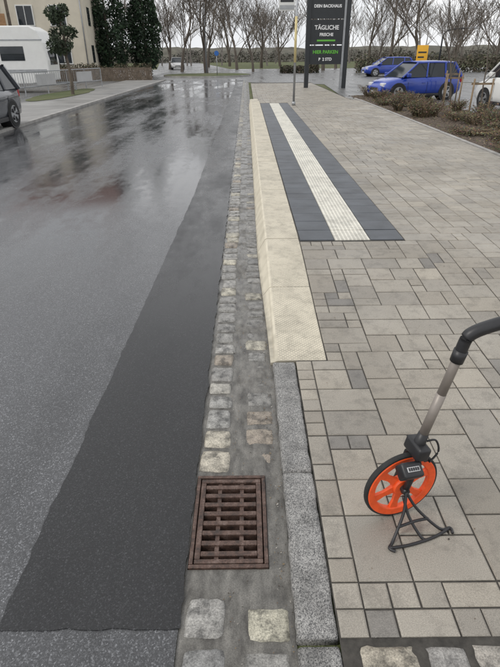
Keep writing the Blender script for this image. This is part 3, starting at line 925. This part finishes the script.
for i in range(6):
    a = math.radians(i*60+20)
    V, F = [], []
    ca, sa = math.cos(a), math.sin(a)
    for r, w, t in ((.036, .017, .008), (.08, .012, .006), (.120, .018, .007)):
        for sx, sy in ((-1, -1), (1, -1), (1, 1), (-1, 1)):
            V.append((r*ca-sx*w*sa, sy*t, HZ+r*sa+sx*w*ca))
    for q in range(2):
        for m in range(4): F.append((q*4+m, q*4+(m+1) % 4, q*4+4+(m+1) % 4, q*4+4+m))
    mesh_obj('spoke_%d' % i, V, F, M_orange, parent=mw)
base = Vector((0, 0, HZ)); top = Vector((0.108, -0.05, 0.865))
dr = (top-base).normalized()
sidev = Vector((0, 1, 0)).cross(dr).normalized()
def along(t, off=0, yo=0):
    p = base+dr*t+sidev*off; return (p.x, p.y+yo, p.z)
for s_ in (-1, 1):
    tube('fork_%s' % ('front' if s_ < 0 else 'back'), [along(-.012, 0, s_*.032), along(.06, 0, s_*.034), along(.15, 0, s_*.034), along(.19, 0, s_*.022), along(.215, 0, s_*.01)], [.014, .013, .015, .016, .016], M_black, mw, 10)
box_o = box('fork_bridge', -.028, .028, -.05, .05, -.03, .03, M_black, mw, .012)
box_o.location = along(.2); box_o.rotation_euler = (0.06, math.radians(9), 0)
c = box('counter', -.045, .045, -.03, .03, -.026, .026, M_black, mw, .01)
c.location = along(.135, -.045, -.055); c.rotation_euler = (math.radians(35), math.radians(9), math.radians(4))
c2 = box('counter_display', -.028, .028, -.009, .009, .0255, .0275, simple('counter_face', (.5, .5, .5), .4), mw, .0005)
c2.parent = c
for q in range(5):
    c4 = box('digit_wheel_%d' % q, -.0035, .0035, -.006, .006, 0, .0015, M_black, mw); c4.parent = c; c4.location = (-.020+q*.010, 0, .0277)
c3 = box('reset_knob', -.012, .012, -.012, .012, -.012, .012, M_black, mw, .005); c3.location = along(.16, .04, -.02)
tube('lower_collar', [along(.205), along(.225), along(.275)], [.024, .023, .019], M_black, mw, 16)
tube('rod_lower', [along(.27), along(.46)], [.0175, .0175], M_alu, mw, 16)
tube('rod_upper', [along(.455), along(.665)], [.0165, .0165], M_alu, mw, 16)
hp = smooth_pts([along(.63), along(.69), (0.128, -.055, .895), (0.175, -.065, .915), (0.25, -.08, .935), (0.36, -.10, .955), (0.43, -.11, .945)], 6)
tube('handle', hp, [.0205]*7+[.0225]*(len(hp)-7), M_black, mw, 16)
tube('handle_collar', [along(.60), along(.645)], [.023, .024], M_black, mw, 16)
tube('latch_wire', smooth_pts([along(.24, .02, -.01), along(.25, .05, -.02), along(.20, .075, -.03), along(.15, .05, -.035)], 6), .004, M_black, mw, 8)
g = 0.037
def kw(n_, pts, r=.006): tube(n_, smooth_pts(pts, 5), r, M_black, mw, 8)
kw('stand_leg_1', [(0, -.04, HZ), (-.02, -.075, .12), (-.085, -.125, g), (-.115, -.15, g), (-.10, -.17, g)])
kw('stand_leg_2', [(0, -.04, HZ), (.04, -.075, .12), (.12, -.13, g+.005), (.165, -.135, g), (.16, -.16, g)])
kw('stand_leg_3', [(-.01, -.04, HZ-.02), (.0, -.085, .10), (.03, -.14, g), (.045, -.16, g)])
kw('stand_foot', [(-.115, -.15, g), (-.03, -.16, g), (.08, -.155, g), (.165, -.135, g)])
kw('stand_brace', [(-.055, -.10, .075), (0.02, -.10, .085), (.08, -.10, .08)])

# ------------------------------------------------------------------ debris
rng = random.Random(4)
V, F, C = [], [], []
for i in range(900):
    if i < 300: x, y, z = rng.gauss(0.115, .02), rng.uniform(0.9, 3.4), -.004
    elif i < 600: x, y, z = rng.gauss(-.06, .03), rng.uniform(.85, 5), -.003
    else: x, y, z = rng.uniform(.35, 3), rng.uniform(.9, 5), None
    if GX0 < x < GX1 and GY0 < y < GY1: continue
    if z is None:
        if x < .6 and y > 2.6: continue
        z = zf(y)+.003
    elif x > .145: continue
    s = rng.uniform(.0015, .0045)*(1.6 if rng.random() < .1 else 1); a = rng.uniform(0, 6.28)
    k = len(V); ca, sa = math.cos(a)*s, math.sin(a)*s
    V += [(x-ca, y-sa, z), (x+sa*.6, y-ca*.6, z+.002), (x+ca, y+sa, z+.003), (x-sa*.6, y+ca*.6, z+.002)]
    F.append((k, k+1, k+2, k+3)); C.append(rng.choice([(.12, .08, .05), (.2, .15, .09), (.05, .04, .03), (.3, .28, .25)]))
mesh_obj('leaf_litter', V, F, M_leaf, cols=C)

# ------------------------------------------------------------------ light
el, az = math.radians(46), math.radians(-115)
w = bpy.data.worlds.new('World'); scn.world = w; w.use_nodes = True
t = w.node_tree; bg = t.nodes['Background']
sky = t.nodes.new('ShaderNodeTexSky'); sky.sky_type = 'NISHITA'; sky.sun_disc = False
sky.sun_elevation = el; sky.sun_rotation = az; sky.dust_density = 3.0
hs = t.nodes.new('ShaderNodeHueSaturation'); hs.inputs['Saturation'].default_value = 0.3
t.links.new(sky.outputs[0], hs.inputs['Color'])
tc = t.nodes.new('ShaderNodeTexCoord'); mp = t.nodes.new('ShaderNodeMapping'); mp.inputs['Scale'].default_value = (1, 1, 3)
nz = t.nodes.new('ShaderNodeTexNoise'); nz.inputs['Scale'].default_value = 2.2; nz.inputs['Detail'].default_value = 5
t.links.new(tc.outputs['Generated'], mp.inputs[0]); t.links.new(mp.outputs[0], nz.inputs['Vector'])
cr = t.nodes.new('ShaderNodeValToRGB'); cr.color_ramp.elements[0].position = .35; cr.color_ramp.elements[0].color = (8.0, 8.2, 8.5, 1)
cr.color_ramp.elements[1].position = .65; cr.color_ramp.elements[1].color = (10.8, 10.8, 10.9, 1)
t.links.new(nz.outputs[0], cr.inputs[0])
mx = t.nodes.new('ShaderNodeMixRGB'); mx.inputs[0].default_value = 0.85
t.links.new(hs.outputs[0], mx.inputs[1]); t.links.new(cr.outputs[0], mx.inputs[2])
t.links.new(mx.outputs[0], bg.inputs['Color']); bg.inputs['Strength'].default_value = 0.118
s = bpy.data.lights.new('sun', 'SUN'); s.energy = 1.2; s.angle = math.radians(14); s.color = (1, .96, .9)
so = bpy.data.objects.new('sun', s); link(so)
d = Vector((math.sin(az)*math.cos(el), math.cos(az)*math.cos(el), math.sin(el)))
so.rotation_euler = d.to_track_quat('Z', 'Y').to_euler()

# ------------------------------------------------------------------ camera
cam = bpy.data.cameras.new('camera'); co = bpy.data.objects.new('camera', cam); link(co)
cam.sensor_fit = 'VERTICAL'; cam.sensor_height = 36; cam.lens = 27.04; cam.clip_start = 0.05; cam.clip_end = 3000
P = math.radians(29.1)
rot = Matrix.Rotation(math.radians(-0.15), 3, 'Z') @ Matrix.Rotation(math.pi/2-P, 3, 'X') @ Matrix.Rotation(math.radians(-0.5), 3, 'Z')
co.rotation_euler = rot.to_euler(); co.location = (0, 0, 1.7)
scn.camera = co
